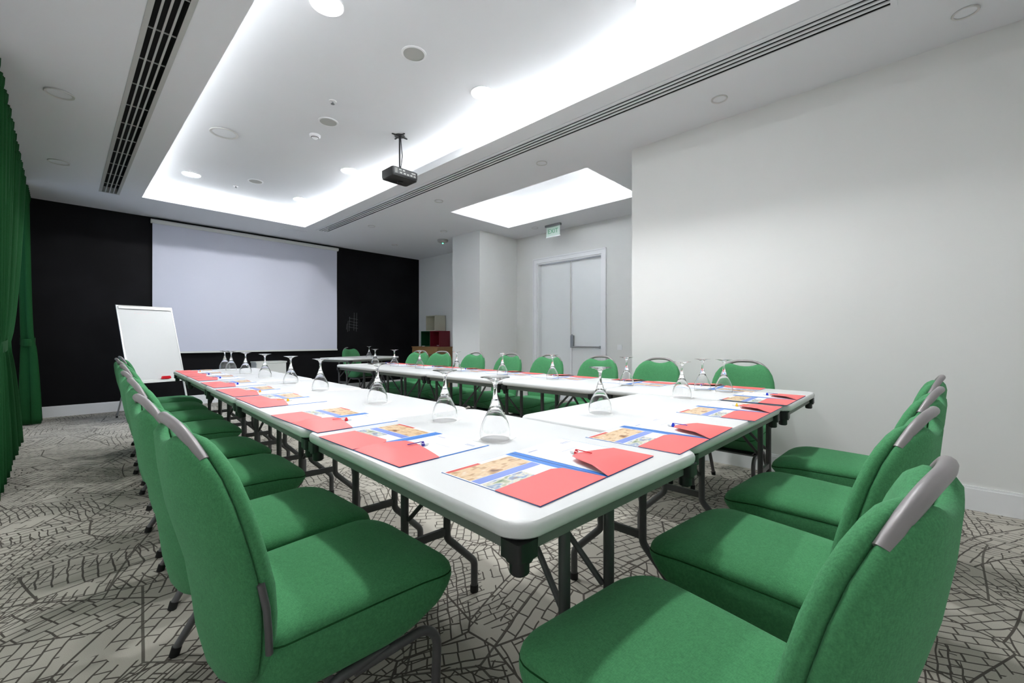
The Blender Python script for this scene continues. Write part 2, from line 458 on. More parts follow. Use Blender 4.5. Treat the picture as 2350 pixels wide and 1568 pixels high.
# baseboards
def base_x(name, x0, x1, y, s):   # along x, sticking out to -y*s
    b = MB().box(x0, x1, min(y, y - s * .014), max(y, y - s * .014), 0, .135).box(x0, x1, min(y, y - s * .009), max(y, y - s * .009), .135, .15)
    struct(b.build(name, 'trim'))
def base_y(name, x, y0, y1, s):
    b = MB().box(min(x, x - s * .014), max(x, x - s * .014), y0, y1, 0, .135).box(min(x, x - s * .009), max(x, x - s * .009), y0, y1, .135, .15)
    struct(b.build(name, 'trim'))
base_x('baseboard_back', XL, XG, YB, 1)
base_y('baseboard_right', XR, YN, 2.07, 1)
base_y('baseboard_alcove', XD, 2.07, DY0 - .09, 1)
base_y('baseboard_pier', 5.02, 5.506, 6.27, 1)
base_x('baseboard_return', 5.02, XD, 5.52, 1)
base_y('baseboard_corner', XG, 6.27, YB - .014, 1)

# ------------------------------------------------------------------ double door
fr = MB()
fr.box(XD - .02, XD, DY0 - .085, DY0, 0, DZ + .085).box(XD - .02, XD, DY1, DY1 + .085, 0, DZ + .085).box(XD - .02, XD, DY0, DY1, DZ, DZ + .085)
fr.box(XD - .03, XD - .02, DY0 - .085, DY0 - .065, 0, DZ + .085).box(XD - .03, XD - .02, DY1 + .065, DY1 + .085, 0, DZ + .085).box(XD - .03, XD - .02, DY0 - .065, DY1 + .065, DZ + .065, DZ + .085)
fr.box(XD, XD + .12, DY0, DY0 + .02, 0, DZ).box(XD, XD + .12, DY1 - .02, DY1, 0, DZ).box(XD, XD + .12, DY0 + .02, DY1 - .02, DZ - .02, DZ)
struct(fr.build('trim_1', 'trim'), 'white door surround')
dm = 4.335
for i, (a, c) in enumerate(((DY0 + .022, dm - .003), (dm + .003, DY1 - .022))):
    d = struct(MB().box(XD + .085, XD + .125, a, c, 0.005, DZ - .024).build('door_%d' % (i + 1), 'door'),
               ('right white door leaf with the push bar', 'left white door leaf of the alcove double door')[i])
    if i == 0:
        MB().box(XD + .070, XD + .0845, dm - .035, dm - .004, .01, DZ - .03).build('edge_strip', 'trim', d)
        pb = MB(); pb.tube([(XD + .045, a + .04, .945), (XD + .045, c - .06, .945)], .013, 10)
        pb.box(XD + .04, XD + .085, a + .03, a + .06, .925, .965)
        pb.build('push_bar', 'steel', d, True)
        lk = MB(); lk.box(XD + .035, XD + .07, dm - .085, dm - .03, .93, 1.14); lk.lathe([(0.0, 0), (.012, 0), (.012, .02), (0, .02)], 12, (XD + .05, dm - .055, 1.14))
        lk.build('lock_case', 'steel', d)
        MB().tube([(XD + .062, dm - .018, 1.14), (XD + .062, dm - .018, DZ - .03)], .009, 8).build('vertical_rod', 'alu', d, True)
tag(MB().box(XD - .010, XD, 3.30, 3.38, .91, .99).box(XD - .014, XD - .010, 3.315, 3.365, .925, .975).build('light_switch', 'trim'),
    'small square white switch plate beside the door frame', 'switch')

# ------------------------------------------------------------------ ceiling fittings
def vent(name, x0, x1, y0, y1, nslot, fmat, back, frame, bar, label, ndiv):
    t = empty(name, ((x0 + x1) / 2, (y0 + y1) / 2, H))
    cx, cy = (x0 + x1) / 2, (y0 + y1) / 2
    X0, X1, Y0, Y1 = x0 - cx, x1 - cx, y0 - cy, y1 - cy
    MB().box(X0 + .001, X1 - .001, Y0 + .001, Y1 - .001, .07, .08).box(X0, X0 + .004, Y0, Y1, .0, .08).box(X1 - .004, X1, Y0, Y1, .0, .08).build('duct', back, t)
    f = MB().box(X0 - .018, X0 + frame, Y0 - .018, Y1 + .018, -.005, 0).box(X1 - frame, X1 + .018, Y0 - .018, Y1 + .018, -.005, 0)
    f.box(X0 + frame, X1 - frame, Y0 - .018, Y0 + .012, -.005, 0).box(X0 + frame, X1 - frame, Y1 - .012, Y1 + .018, -.005, 0)
    f.build('frame', fmat, t)
    w = (X1 - X0 - 2 * frame - (nslot - 1) * bar) / nslot
    for i in range(nslot - 1):
        xa = X0 + frame + w * (i + 1) + bar * i
        MB().box(xa, xa + bar, Y0 + .012, Y1 - .012, -.004, .003).build('slat', fmat, t)
    if ndiv:
        n = int((Y1 - Y0) / ndiv)
        for k in range(1, n):
            yy = Y0 + (Y1 - Y0) * k / n
            MB().box(X0 + frame, X1 - frame, yy, yy + .005, .004, .012).build('spacer', fmat, t)
    tag(t, label, 'air vent')
vent('linear_vent', VLX0, VLX1, VLY0, VLY1, 4, 'ventmetal', 'dark', .010, .011, 'long ceiling vent with four black slots on the curtain side', .40)
vent('linear_vent', VRX0, VRX1, VRY0, VRY1, 4, 'ceil', 'duct', .022, .020, 'long white slotted ceiling vent on the door side of the big cove', 0)

def disc_light(x, y, z, r, lit, label, group):
    t = empty('downlight', (x, y, z))
    MB().lathe([(r, -.001), (r * 1.22, -.001), (r * 1.24, -.006), (r * 1.2, -.010), (r, -.006)], 32).build('trim_ring', 'trim' if lit else 'lampoff', t, True)
    MB().lathe([(.0005, -.004), (r, -.004), (r, -.0015), (.0005, -.0015)], 32, cap0=True, cap1=True).build('diffuser', 'lamp' if lit else 'ceil', t)
    tag(t, label, 'downlight', group)
LIT = [(1.18, 2.76, 'lit downlight near the curtain-side cove edge, level with the nearer speaker'),
       (2.545, 2.76, 'lit downlight between the projector and the viewpoint, by the long bright cove edge'),
       (2.58, 1.21, 'lit downlight cut by the top edge of the picture, right of centre'),
       (1.18, 6.90, 'lit downlight in the far left corner of the big cove'),
       (2.545, 5.28, 'lit downlight just left of the hanging projector'),
       (2.545, 6.90, 'lit downlight nearest the projection screen, far right corner of the cove'),
       (1.18, 1.21, 'lit downlight overhead, above the near left table corner')]
for x, y, l in LIT: disc_light(x, y, HR, .085, True, l, 'lit downlights in the big cove')
disc_light(1.18, 5.27, HR, .105, False, 'large unlit round lamp in the big cove, curtain side', 'unlit ceiling lamps')
for x, y, r, l in ((-0.005, 4.82, .07, 'nearer unlit round spotlight between curtains and black slot vent'),
                   (-0.012, 6.68, .07, 'farther unlit round spotlight between curtains and black slot vent'),
                   (3.585, 1.13, .048, 'small unlit spot above the big right wall, nearest of its row'),
                   (3.57, 2.935, .048, 'small unlit spot above the wall corner before the alcove'),
                   (3.575, 4.765, .048, 'small unlit spot beyond the long white vent, third of its row'),
                   (3.59, 6.64, .048, 'small unlit spot near the far end of the long white vent'),
                   (4.62, 7.62, .048, 'small unlit spot in front of the black wall, right end'),
                   (4.64, 6.04, .048, 'small unlit spot beside the round emergency light'),
                   (5.56, 4.72, .048, 'small unlit spot beside the exit sign'),
                   (3.62, -.21, .048, 'faint unlit spot in the top right corner of the picture')):
    disc_light(x, y, H, r, False, l, 'unlit ceiling lamps')
for x, y, l in ((1.84, 2.763, 'round grey ceiling speaker nearest the viewpoint'),
                (1.83, 4.245, 'round grey ceiling speaker beside the smoke detector'),
                (1.835, 6.565, 'round grey ceiling speaker farthest away, near the screen')):
    t = empty('ceiling_speaker', (x, y, HR))
    MB().lathe([(.0005, -.006), (.078, -.006), (.078, -.001), (.0005, -.001)], 32, cap0=True, cap1=True).build('grille', 'grille', t)
    MB().lathe([(.078, -.001), (.094, -.001), (.093, -.007), (.078, -.008)], 32).build('rim', 'trim', t, True)
    tag(t, l, 'speaker', 'ceiling speakers')
t = empty('smoke_detector', (1.853, 4.625, HR))
MB().lathe([(.0005, -.001), (.055, -.001), (.052, -.02), (.03, -.035), (.0005, -.037)], 28, cap0=True, cap1=True).build('housing', 'trim', t, True)
MB().lathe([(.036, -.0325), (.040, -.031), (.040, -.024), (.036, -.0255)], 20, mi=0).build('sensor_slot', 'duct', t)
tag(t, 'white round smoke detector beside the middle ceiling speaker', 'smoke detector')
def sprinkler(x, y, l):
    t = empty('sprinkler', (x, y, HR))
    MB().lathe([(.0005, -.001), (.034, -.001), (.032, -.006), (.0005, -.008)], 20, cap0=True, cap1=True).build('escutcheon', 'trim', t, True)
    MB().lathe([(.0005, -.0085), (.008, -.0085), (.008, -.026), (.0005, -.026)], 10, cap0=True, cap1=True).build('stem', 'steel', t, True)
    MB().lathe([(.0005, -.0265), (.016, -.0265), (.016, -.029), (.0005, -.029)], 12, cap0=True, cap1=True).build('deflector', 'steel', t)
    tag(t, l, 'sprinkler', 'ceiling sprinklers')
sprinkler(1.70, 3.85, 'small ceiling sprinkler in front of the middle speaker')
sprinkler(1.70, 6.97, 'small ceiling sprinkler near the far end of the cove')
tag(MB().box(2.60, 3.0, 7.82, 8.17, H - .003, H).box(2.63, 2.97, 7.85, 8.14, H - .005, H - .003).build('access_panel', 'ceil'),
    'flush square ceiling hatch between the cove and the screen casing', 'ceiling hatch')
# emergency light
t = empty('emergency_light', (5.03, 6.58, H))
MB().lathe([(.0005, 0), (.105, 0), (.105, -.022), (.085, -.045), (.0005, -.05)], 12, cap0=True, cap1=True).build('housing', 'ventmetal', t, True)
MB().lathe([(.0005, -.0505), (.035, -.0505), (.033, -.062), (.0005, -.065)], 14, cap0=True, cap1=True).build('lens', 'acrylic', t, True)
MB().lathe([(.0005, -.0655), (.010, -.0655), (.009, -.072), (.0005, -.073)], 10, c=(-.0, -.0, 0), cap0=True, cap1=True).build('indicator', 'greenled', t)
tag(t, 'round grey emergency light glowing green on the ceiling by the pier', 'emergency light')
# exit sign
t = empty('exit_sign', (5.60, 4.36, H))
MB().box(-.025, .025, -.155, .155, -.035, 0).build('housing', 'steel', t)
MB().box(-.004, .004, -.14, .14, -.195, -.0355).build('panel', 'acrylic', t)
MB().box(-.007, .007, -.145, .145, -.207, -.1955).build('bottom_edge', 'trim', t)
fc = bpy.data.curves.new('exit_text', 'FONT'); fc.body = 'EXIT'; fc.size = .105; fc.extrude = .0008
fc.align_x = 'CENTER'; fc.align_y = 'CENTER'
fo = bpy.data.objects.new('tmp', fc); COL.objects.link(fo)
bpy.context.view_layer.update()
me = bpy.data.meshes.new_from_object(fo.evaluated_get(bpy.context.evaluated_depsgraph_get()))
bpy.data.objects.remove(fo)
me.materials.clear(); me.materials.append(M['greensign'])
lo = bpy.data.objects.new('lettering', me); COL.objects.link(lo); lo.parent = t
lo.rotation_euler = (D2R(90), 0, D2R(-90)); lo.location = (-.0052, 0, -.115)
tag(t, 'hanging green exit sign on the ceiling above the white double door', 'exit sign')

# projector
t = empty('ceiling_projector', (2.48, 3.99, HR))
pl = MB().lathe([(.0005, -.001), (.052, -.001), (.052, -.008), (.0005, -.008)], 20, cap0=True, cap1=True)
pl.tube([(-.09, 0, -.006), (.09, 0, -.006)], .010, 6, flat=.6).tube([(0, -.09, -.006), (0, .09, -.006)], .010, 6, flat=.6)
pl.build('ceiling_plate', 'blackp', t, True)
MB().tube([(0, 0, -.0085), (0, 0, -.36)], .009, 10).build('pole', 'blackp', t, True)
MB().tube([(.014, .004, -.01), (.024, .006, -.10), (.034, .004, -.2), (.026, .004, -.28), (.014, 0, -.33), (.02, -.02, -.375)], .0045, 6).build('cable', 'blackp', t, True)
MB().box(-.055, .055, -.05, .05, -.382, -.360).build('bracket', 'blackp', t)
out = rrect(-.155, .155, -.115, .115, .025, 4)
bodyb = MB().rings([[Vector((x * k, y * k, z)) for x, y in out] for k, z in ((.93, -.384), (1, -.392), (1, -.455), (.96, -.478), (.9, -.482))])
body = bodyb.build('body', 'blackp', t, True)
MB().lathe([(.0005, 0), (.03, 0), (.032, -.01), (.026, -.018), (.0005, -.02)], 16, c=(.02, .02, -.482), cap0=True, cap1=True).build('adjustable_foot', 'blackp', body, True)
MB().box(-.128, .128, -.1175, -.1152, -.456, -.398).build('rear_panel', 'tleg', body)
for k, (px0, px1, pz0, pz1) in enumerate(((-.122, -.116, -.452, -.402), (-.108, -.102, -.452, -.402), (-.08, -.05, -.416, -.406), (-.035, -.01, -.418, -.404), (-.07, -.045, -.446, -.432),
        (-.025, 0, -.446, -.432), (.015, .04, -.448, -.434), (.055, .08, -.446, -.432), (.07, .118, -.420, -.406), (.095, .12, -.446, -.434))):
    MB().box(px0, px1, -.1190, -.1178, pz0, pz1).build('port', 'ventmetal', body)
MB().lathe([(.0005, 0), (.028, 0), (.028, .014), (.02, .016), (.0005, .012)], 20, cap0=True, cap1=True).build('lens', 'duct', body, True)
ln_ = [c for c in body.children if c.name.startswith('lens')][0]
ln_.location = (.07, .1155, -.43); ln_.rotation_euler = (D2R(-90), 0, 0)
tag(t, 'black projector hanging from the raised ceiling on a thin pole', 'projector')

# ------------------------------------------------------------------ projection screen
t = empty('projection_screen', (2.43, YB, H))
sx0, sx1 = .96 - 2.43, 3.905 - 2.43
cs = MB().rings([[Vector((x, -.05 + .042 * math.cos(a), -.068 + .034 * math.sin(a))) for a in [D2R(q) for q in (45, 70, 110, 135, 160, 200, 225, 250, 290, 315, 340, 20)]] for x in (sx0, sx1)])
cs.build('casing', 'casing', t, True, 30)
cl = MB(); n = 60; ring = []
for i in range(n + 1):
    x = sx0 + .02 + (sx1 - sx0 - .04) * i / n
    wv = .004 * math.sin(i * .55) + .003 * math.sin(i * .23 + 1)
    ring.append(x); 
vs = []; fs = []
zz = [-.10 - (H - .10 - .865) * k / 14 for k in range(15)]
for k, z in enumerate(zz):
    for i, x in enumerate(ring):
        amp = .012 * math.sin(PI * k / 14) 
        y = -.05 + amp * math.sin(i * .35 + k * .12) * .8
        vs.append((x, y, z))
m_ = len(ring)
for k in range(14):
    for i in range(n): a = k * m_ + i; fs.append((a, a + 1, a + 1 + m_, a + m_))
off = len(vs); vs += [(x, y + .001, z) for x, y, z in vs[:off]]
fs += [tuple(i + off for i in reversed(f)) for f in list(fs)]
MB().add(vs, fs).build('cloth', 'screen', t, True, 60)
MB().box(sx0 + .012, sx1 - .012, -.060, -.040, .85 - H, .878 - H).build('bottom_bar', 'casing', t)
tag(t, 'large pulled-down projection screen on the black wall', 'projection screen')
# chalk scribble
b = MB(); gx, gz, yy = 4.17, 1.38, YB - .0006
def stroke(x0, z0, x1, z1, w=.006):
    d = Vector((x1 - x0, 0, z1 - z0)); nn = Vector((-d.z, 0, d.x)).normalized() * w / 2
    p = [Vector((x0, yy, z0)) - nn, Vector((x1, yy, z1)) - nn, Vector((x1, yy, z1)) + nn, Vector((x0, yy, z0)) + nn]
    b.rings([[q for q in p], [q + Vector((0, .0004, 0)) for q in p]])
for dx, z0, z1 in ((0, -.13, .17), (.10, -.12, .26), (.155, -.14, .26), (-.06, -.10, .02), (-.035, -.15, .08)): stroke(gx + dx, gz + z0, gx + dx + .01, gz + z1)
for dz in (-.06, 0, .06, .13): stroke(gx - .01, gz + dz + .015, gx + .19, gz + dz - .015, .005)
b.build('chalk_drawing', 'chalk'); tag(bpy.data.objects['chalk_drawing'], 'small chalk grid scribbled on the black wall right of the screen', 'chalk drawing')

# ------------------------------------------------------------------ curtains
def curtain(name, top, mid, bot, zmid, xc, folds, amps, seed, label, H0=2.95):
    """top/mid/bot: (y0, y1) at the three heights, amps: fold depth at the three heights"""
    rnd = random.Random(seed); n = folds * 14; rows = 34
    ph = [rnd.uniform(-.5, .5) for _ in range(folds + 2)]
    vs = []
    def prof(z):
        if z > zmid:
            t = (z - zmid) / (H0 - zmid); t = t ** .55
            A, B = mid, top; a, c = amps[1], amps[0]; xa, xb = xc[1], xc[0]
        else:
            t = (zmid - z) / (zmid - .012); t = t ** .6
            A, B = mid, bot; a, c = amps[1], amps[2]; xa, xb = xc[1], xc[2]
        return A[0] + (B[0] - A[0]) * t, A[1] + (B[1] - A[1]) * t, a + (c - a) * t, xa + (xb - xa) * t
    zs = [.012 + (H0 - .012) * (i / rows) for i in range(rows + 1)]
    for z in zs:
        y0, y1, am, xx = prof(z)
        for i in range(n + 1):
            u = i / n; k = int(u * folds); w = ph[k] * (1 - (u * folds - k)) + ph[k + 1] * (u * folds - k)
            s_ = math.sin(2 * PI * folds * u + w * 1.5)
            vs.append((xx + am * s_ * (1 + .3 * w), y0 + (y1 - y0) * u + .3 * (y1 - y0) / folds * math.cos(2 * PI * folds * u) * .4, z))
    m_ = n + 1; fs = [(k * m_ + i, k * m_ + i + 1, (k + 1) * m_ + i + 1, (k + 1) * m_ + i) for k in range(rows) for i in range(n)]
    t = empty(name, (0, 0, 0))
    o = MB().add(vs, fs).build('cloth', 'curtain', t, True, 80)
    so = o.modifiers.new('thickness', 'SOLIDIFY'); so.thickness = .004
    # tie band
    y0, y1, am, xx = prof(zmid); cy, ry = (y0 + y1) / 2, (y1 - y0) / 2 + .03; rx = am + .014
    rr = []
    for k, (dz, g) in enumerate(((-.045, 1.0), (-.04, 1.03), (.04, 1.03), (.045, 1.0))):
        rr.append([Vector((xx + rx * g * math.cos(2 * PI * j / 28), cy + ry * g * math.sin(2 * PI * j / 28), zmid + dz + .02 * math.sin(2 * PI * j / 28))) for j in range(28)])
    MB().rings(rr, False, False).build('tie_band', 'curtain', t, True, 60)
    # ruffled heading
    hd = []; fsh = []; n2 = folds * 30
    for z, a2 in ((H0 - .10, .012), (H0 - .05, .02), (H0, .022)):
        for i in range(n2 + 1):
            u = i / n2; hd.append((xc[0] + .018 + a2 * math.sin(2 * PI * folds * 4 * u) + .012 * math.sin(2 * PI * folds * u), top[0] + (top[1] - top[0]) * u, z))
    m2 = n2 + 1
    fsh = [(k * m2 + i, k * m2 + i + 1, (k + 1) * m2 + i + 1, (k + 1) * m2 + i) for k in range(2) for i in range(n2)]
    oh = MB().add(hd, fsh).build('heading', 'curtain', t, True, 80)
    so = oh.modifiers.new('thickness', 'SOLIDIFY'); so.thickness = .003
    tag(t, label, 'curtain', 'green curtains on the left wall')
curtain('curtain', (4.35, 7.70), (5.0, 5.72), (4.3, 6.85), 1.02, (-.325, -.355, -.33), 11, (.045, .042, .060), 3, 'nearer tied-back green curtain cut by the left edge of the picture')
curtain('curtain', (7.83, 8.52), (8.02, 8.36), (7.98, 8.56), 1.05, (-.32, -.285, -.265), 6, (.036, .050, .090), 5, 'tied-back green curtain in the corner beside the black wall')
tr = empty('curtain_rail', (-.35, 6.4, H))
MB().box(-.02, .02, -2.1, 2.2, -.018, -.004).box(-.006, .006, -2.1, 2.2, -.004, 0).build('rail', 'trim', tr)
tag(tr, 'white ceiling rail above the green curtains', 'curtain rail')

# ------------------------------------------------------------------ flipchart whiteboard
th = D2R(15)
t = empty('flipchart_stand', (.50, 7.70, 0), th)
w, zt, zb, lean = .63, 1.53, .53, .38
def bp(u, v, off=0):     # u across, v 0 bottom..1 top on the board plane, off = out of the plane to the front
    nrm = Vector((0, -(zt - zb), -lean)).normalized()
    return Vector((u, -lean * (1 - v), zb + (zt - zb) * v)) + nrm * off
def slab(mb, u0, u1, v0, v1, o0, o1, mi=0):
    mb.rings([[bp(u0, v0, o), bp(u1, v0, o), bp(u1, v1, o), bp(u0, v1, o)] for o in (o0, o1)], mi=mi)
b = MB(); slab(b, .012, w - .012, .012, .99, -.006, .004); bo = b.build('writing_surface', 'whiteboard', t)
b = MB()
slab(b, 0, .014, 0, 1, -.010, .009); slab(b, w - .014, w, 0, 1, -.010, .009); slab(b, .014, w - .014, 0, .012, -.010, .009); slab(b, .014, w - .014, .99, 1, -.010, .009)
b.build('frame', 'alu', t)
b = MB(); slab(b, .02, w - .02, .965, .995, .0095, .024); b.build('paper_clamp', 'alu', t)
b = MB(); slab(b, .01, w - .005, -.012, .004, .0095, .055); slab(b, .01, w - .005, .004, .018, .050, .055); b.build('pen_tray', 'casing', t)
for u in (.07, w - .015):
    b = MB(); p0 = bp(u, -.005, -.022); p1 = bp(u, 1, -.022); d = (p0 - p1); foot = p0 + d * ((p0.z - .012) / (-d.z))
    lg = b.tube([bp(u, .9, -.022), foot], .012, 8).build('leg', 'casing', t, True)
    MB().tube([foot + Vector((0, 0, .012)), foot + Vector((0, 0, -.012))], .015, 8).build('foot_cap', 'rubber', lg, True)
lg = MB().tube([(.30, .05, 1.40), (.09, .22, .012)], .010, 8).build('leg', 'steel', t, True)
MB().tube([(.09, .22, .024), (.09, .22, 0)], .013, 8).build('foot_cap', 'rubber', lg, True)
b = MB()
for k in range(5): slab(b, .18 + k * .035, .20 + k * .035, .90 - .01 * (k % 2), .905 - .01 * (k % 2), .0042, .0048)
for k in range(7): slab(b, .22 + k * .03, .24 + k * .03, .77 + .006 * (k % 3), .774 + .006 * (k % 3), .0042, .0048)
b.build('marker_traces', 'marker', t)
tag(t, 'white flipchart board leaning on its stand before the black wall', 'flipchart')
e0 = t.matrix_basis if False else (Matrix.Translation((.50, 7.70, 0)) @ Matrix.Rotation(th, 4, 'Z'))
pe = e0 @ bp(.40, .019, .030)
out = rrect(-.055, .055, -.016, .016, .015, 4)
tag(MB().rings([[Vector((x * k, y, z)) for x, y in out] for k, z in ((1, 0), (1.02, .012), (.95, .03), (.8, .036))]).build('board_eraser', 'pen_red', None, True, loc=pe, rotz=th),
    'red board eraser on the flipchart tray', 'eraser')

# ------------------------------------------------------------------ low white unit at the black wall
t = empty('low_white_cabinet', (2.58, 8.32, 0))
MB().box(-.24, .24, .0, .31, .04, .655).build('body', 'whitegoods', t)
MB().box(-.25, .25, -.012, .315, .655, .68).build('top', 'whitegoods', t)
MB().box(-.235, .235, -.012, -.0005, .05, .645).build('door', 'whitegoods', t)
MB().box(-.22, .22, .03, .29, 0, .04).build('plinth', 'blackp', t)
tag(t, 'low white cabinet standing against the black wall under the screen', 'cabinet')

# ------------------------------------------------------------------ wooden cabinet with open cubes
t = empty('wooden_cabinet', (5.69, 7.83, 0))
MB().box(-.19, .19, -.475, .475, .0, .893).build('body', 'wood', t)
MB().box(-.21, .195, -.49, .49, .893, .915).build('top', 'wood', t)
for k, (y0, y1) in enumerate(((-.47, -.003), (.003, .47))):
    d = MB().box(-.208, -.1905, y0, y1, .62, .885).build('drawer', 'wood', t)
    MB().box(-.222, -.2085, (y0 + y1) / 2 - .05, (y0 + y1) / 2 + .05, .745, .755).build('handle', 'steel', d)
    d = MB().box(-.208, -.1905, y0, y1, .03, .612).build('door', 'wood', t)
    MB().box(-.222, -.2085, (y0 + .04) if k else (y1 - .05), (y0 + .05) if k else (y1 - .04), .3, .42).build('handle', 'steel', d)
tag(t, 'light wooden cabinet in the far right corner', 'cabinet')
def cube(y0, y1, z0, mat, label):
    x0, x1, th_ = 5.60, 5.885, .016; z1 = z0 + .343
    t = empty('open_display_cube', ((x0 + x1) / 2, (y0 + y1) / 2, z0)); cx, cy = (x0 + x1) / 2, (y0 + y1) / 2
    X0, X1, Y0, Y1, Z1 = x0 - cx, x1 - cx, y0 - cy, y1 - cy, z1 - z0
    MB().box(X0, X1, Y0, Y0 + th_, 0, Z1).build('side_panel', mat, t); MB().box(X0, X1, Y1 - th_, Y1, 0, Z1).build('side_panel', mat, t)
    MB().box(X0, X1, Y0 + th_, Y1 - th_, 0, th_).build('bottom_panel', mat, t); MB().box(X0, X1, Y0 + th_, Y1 - th_, Z1 - th_, Z1).build('top_panel', mat, t)
    MB().box(X1 - .006, X1, Y0 + th_, Y1 - th_, th_, Z1 - th_).build('back_panel', mat, t)
    tag(t, label, 'display box', 'open cubes on the wooden cabinet')
cube(7.446, 7.785, .915, 'cube_red', 'dark red open cube on the wooden cabinet')
cube(7.788, 8.127, .915, 'cube_green', 'dark green open cube on the wooden cabinet')
cube(7.60, 7.94, 1.2585, 'cube_cream', 'cream open cube stacked on top of the red and green cubes')
def dish(x, y, z, lab, r=.04):
    tag(MB().lathe([(.0005, 0), (r * .6, 0), (r, .014), (r * .93, .016), (r * .55, .004), (.0005, .004)], 16, cap0=True, cap1=True).build('small_dish', 'trim', None, True, loc=(x, y, z)), lab, 'dish')
dish(5.70, 7.60, .9315, 'small white dish inside the dark red cube', .05)
dish(5.53, 7.93, .915, 'small white dish on the cabinet top before the green cube')

# ------------------------------------------------------------------ chairs
def seat_outline():
    pts = []
    wf, wr = .228, .205
    def corner(cx, cy, r, a0, sx):
        for i in range(7):
            a = D2R(a0 + 90 * i / 6); pts.append((cx + r * math.cos(a), cy + r * math.sin(a)))
    corner(wf - .085, .24 - .085, .085, 0, 1); corner(-wf + .085, .24 - .085, .085, 90, 1)
    corner(-wr + .05, -.262 + .05, .05, 180, 1); corner(wr - .05, -.262 + .05, .05, 270, 1)
    out = []
    for i, p in enumerate(pts):          # extra points on the straight runs
        q = pts[(i + 1) % len(pts)]; d = math.dist(p, q); k = max(1, int(d / .045))
        for j in range(k): out.append((p[0] + (q[0] - p[0]) * j / k, p[1] + (q[1] - p[1]) * j / k))
    return out
def s_top(y): 
    t = max(0, (y - .10) / .14); return .462 + .004 * math.cos(y * 6) - .020 * t * t
def s_bot(y):
    t = max(0, (y - .0) / .24); return .300 + .105 * t ** 2.2
def make_chair():
    t = empty('conference_chair')
    o = seat_outline(); rr = []
    def ring(k, f): return [Vector((x * k, (y - 0) * k, f(x * k, y * k))) for x, y in o]
    T = lambda c: (lambda x, y: s_top(y) + c)
    for k, c in ((.02, .012), (.35, .011), (.65, .008), (.86, .002), (.95, -.008), (.985, -.018)): rr.append(ring(k, T(c)))
    rr.append(ring(.997, T(-.030)))
    seam_k = len(rr)
    rr.append(ring(.990, T(-.0325))); rr.append(ring(.998, T(-.035)))
    for tt, k in ((.3, 1.004), (.6, .992), (.82, .965), (.95, .92), (1.0, .86)):
        rr.append([Vector((x * k, y * k, (s_top(y * k) - .035) * (1 - tt) + s_bot(y) * tt)) for x, y in o])
    rr.append([Vector((x * .4, y * .4, s_bot(y * .5))) for x, y in o])
    seat = MB().rings(rr).build('seat', 'green', t, True, 75)
    MB().tube([Vector((x * .9955, y * .9955, s_top(y) - .0325)) for x, y in o] + [Vector((o[0][0] * .9955, o[0][1] * .9955, s_top(o[0][1]) - .0325))], .0022, 5).build('piping', 'curtain', seat, True)
    # backrest outline in (x, z)
    half = [(.0, .325), (.08, .327), (.14, .34), (.178, .375), (.197, .43), (.208, .50), (.216, .57), (.221, .64), (.220, .70), (.212, .755), (.196, .805), (.172, .842), (.142, .868), (.114, .880), (.090, .881), (.060, .870), (.030, .864), (.0, .862)]
    ol = [(x, z) for x, z in half] + [(-x, z) for x, z in reversed(half[1:-1])]
    def yb(z):      # centre plane of the back
        return -.278 - .175 * (z - .33) + .012 * math.exp(-((z - .55) / .10) ** 2)
    zc = .60
    def bring(k, off, bulge=0):
        out_ = []
        for x, z in ol:
            X, Z = x * k, zc + (z - zc) * k
            out_.append(Vector((X, yb(Z) + off + bulge * (1 - (X / .23) ** 2) + .052 * (X / .22) ** 2, Z)))
        return out_
    fr_ = [bring(k, f) for k, f in ((.03, .040), (.4, .040), (.7, .037), (.88, .030), (.96, .020), (1.0, .004), (1.0, -.004), (.985, -.008), (.9, -.008))]
    MB().rings(fr_).build('backrest', 'green', t, True, 75)
    bk = [bring(k, f) for k, f in ((.9, -.0085), (.965, -.009), (.992, -.015), (.985, -.028), (.94, -.038), (.7, -.043), (.4, -.045), (.03, -.045))]
    MB().rings(bk).build('back_shell', 'green', t, True, 75)
    # carrying handle: bar bent over the cut-out at the top
    hp = []
    for i in range(21):
        u = -1 + i / 10; x = .162 * u
        z = .902 - .066 * abs(u) ** 3.0; 
        hp.append(Vector((x, yb(z) - .013 - .004 * abs(u) ** 2 + .052 * (x / .22) ** 2, z)))
    MB().tube(hp, .0108, 12).build('handle', 'tube', t, True, 50)
    for s in (-1, 1):
        sp = [Vector((s * .2135, yb(z) - .010 + .050, z)) for z in (.585, .53, .48, .43)]
        sp = [Vector((s * (.216 - max(0, .50 - z.z) * .18), z.y, z.z)) for z in sp]
        MB().tube(sp, .0075, 8).build('side_tube', 'chairleg', t, True, 50)
    # frame
    for s in (-1, 1):
        p = path([(s * .195, .165, .018), (s * .195, .175, .290), (s * .180, -.06, .272)], .06, 7)
        lg = MB().tube(p, .0125, 10).build('leg', 'chairleg', t, True, 50)
        MB().tube([(s * .195, .165, .028), (s * .195, .165, 0)], .0155, 10).build('foot_cap', 'rubber', lg, True, 50)
        p = path([(s * .178, .03, .283), (s * .186, -.115, .283), (s * .198, -.275, .018)], .05, 5)
        lg = MB().tube(p, .0125, 10).build('leg', 'chairleg', t, True, 50)
        MB().tube([(s * .197, -.270, .028), (s * .198, -.278, 0)], .0155, 10).build('foot_cap', 'rubber', lg, True, 50)
    fb = MB()
    fb.tube([(-.18, .05, .286), (.18, .05, .286)], .011, 8); fb.tube([(-.18, -.12, .286), (.18, -.12, .286)], .011, 8)
    fb.tube([(-.10, -.12, .286), (-.10, -.22, .31), (-.10, -.28, .36)], .010, 8); fb.tube([(.10, -.12, .286), (.10, -.22, .31), (.10, -.28, .36)], .010, 8)
    fb.box(-.17, .17, -.18, .12, .292, .302)
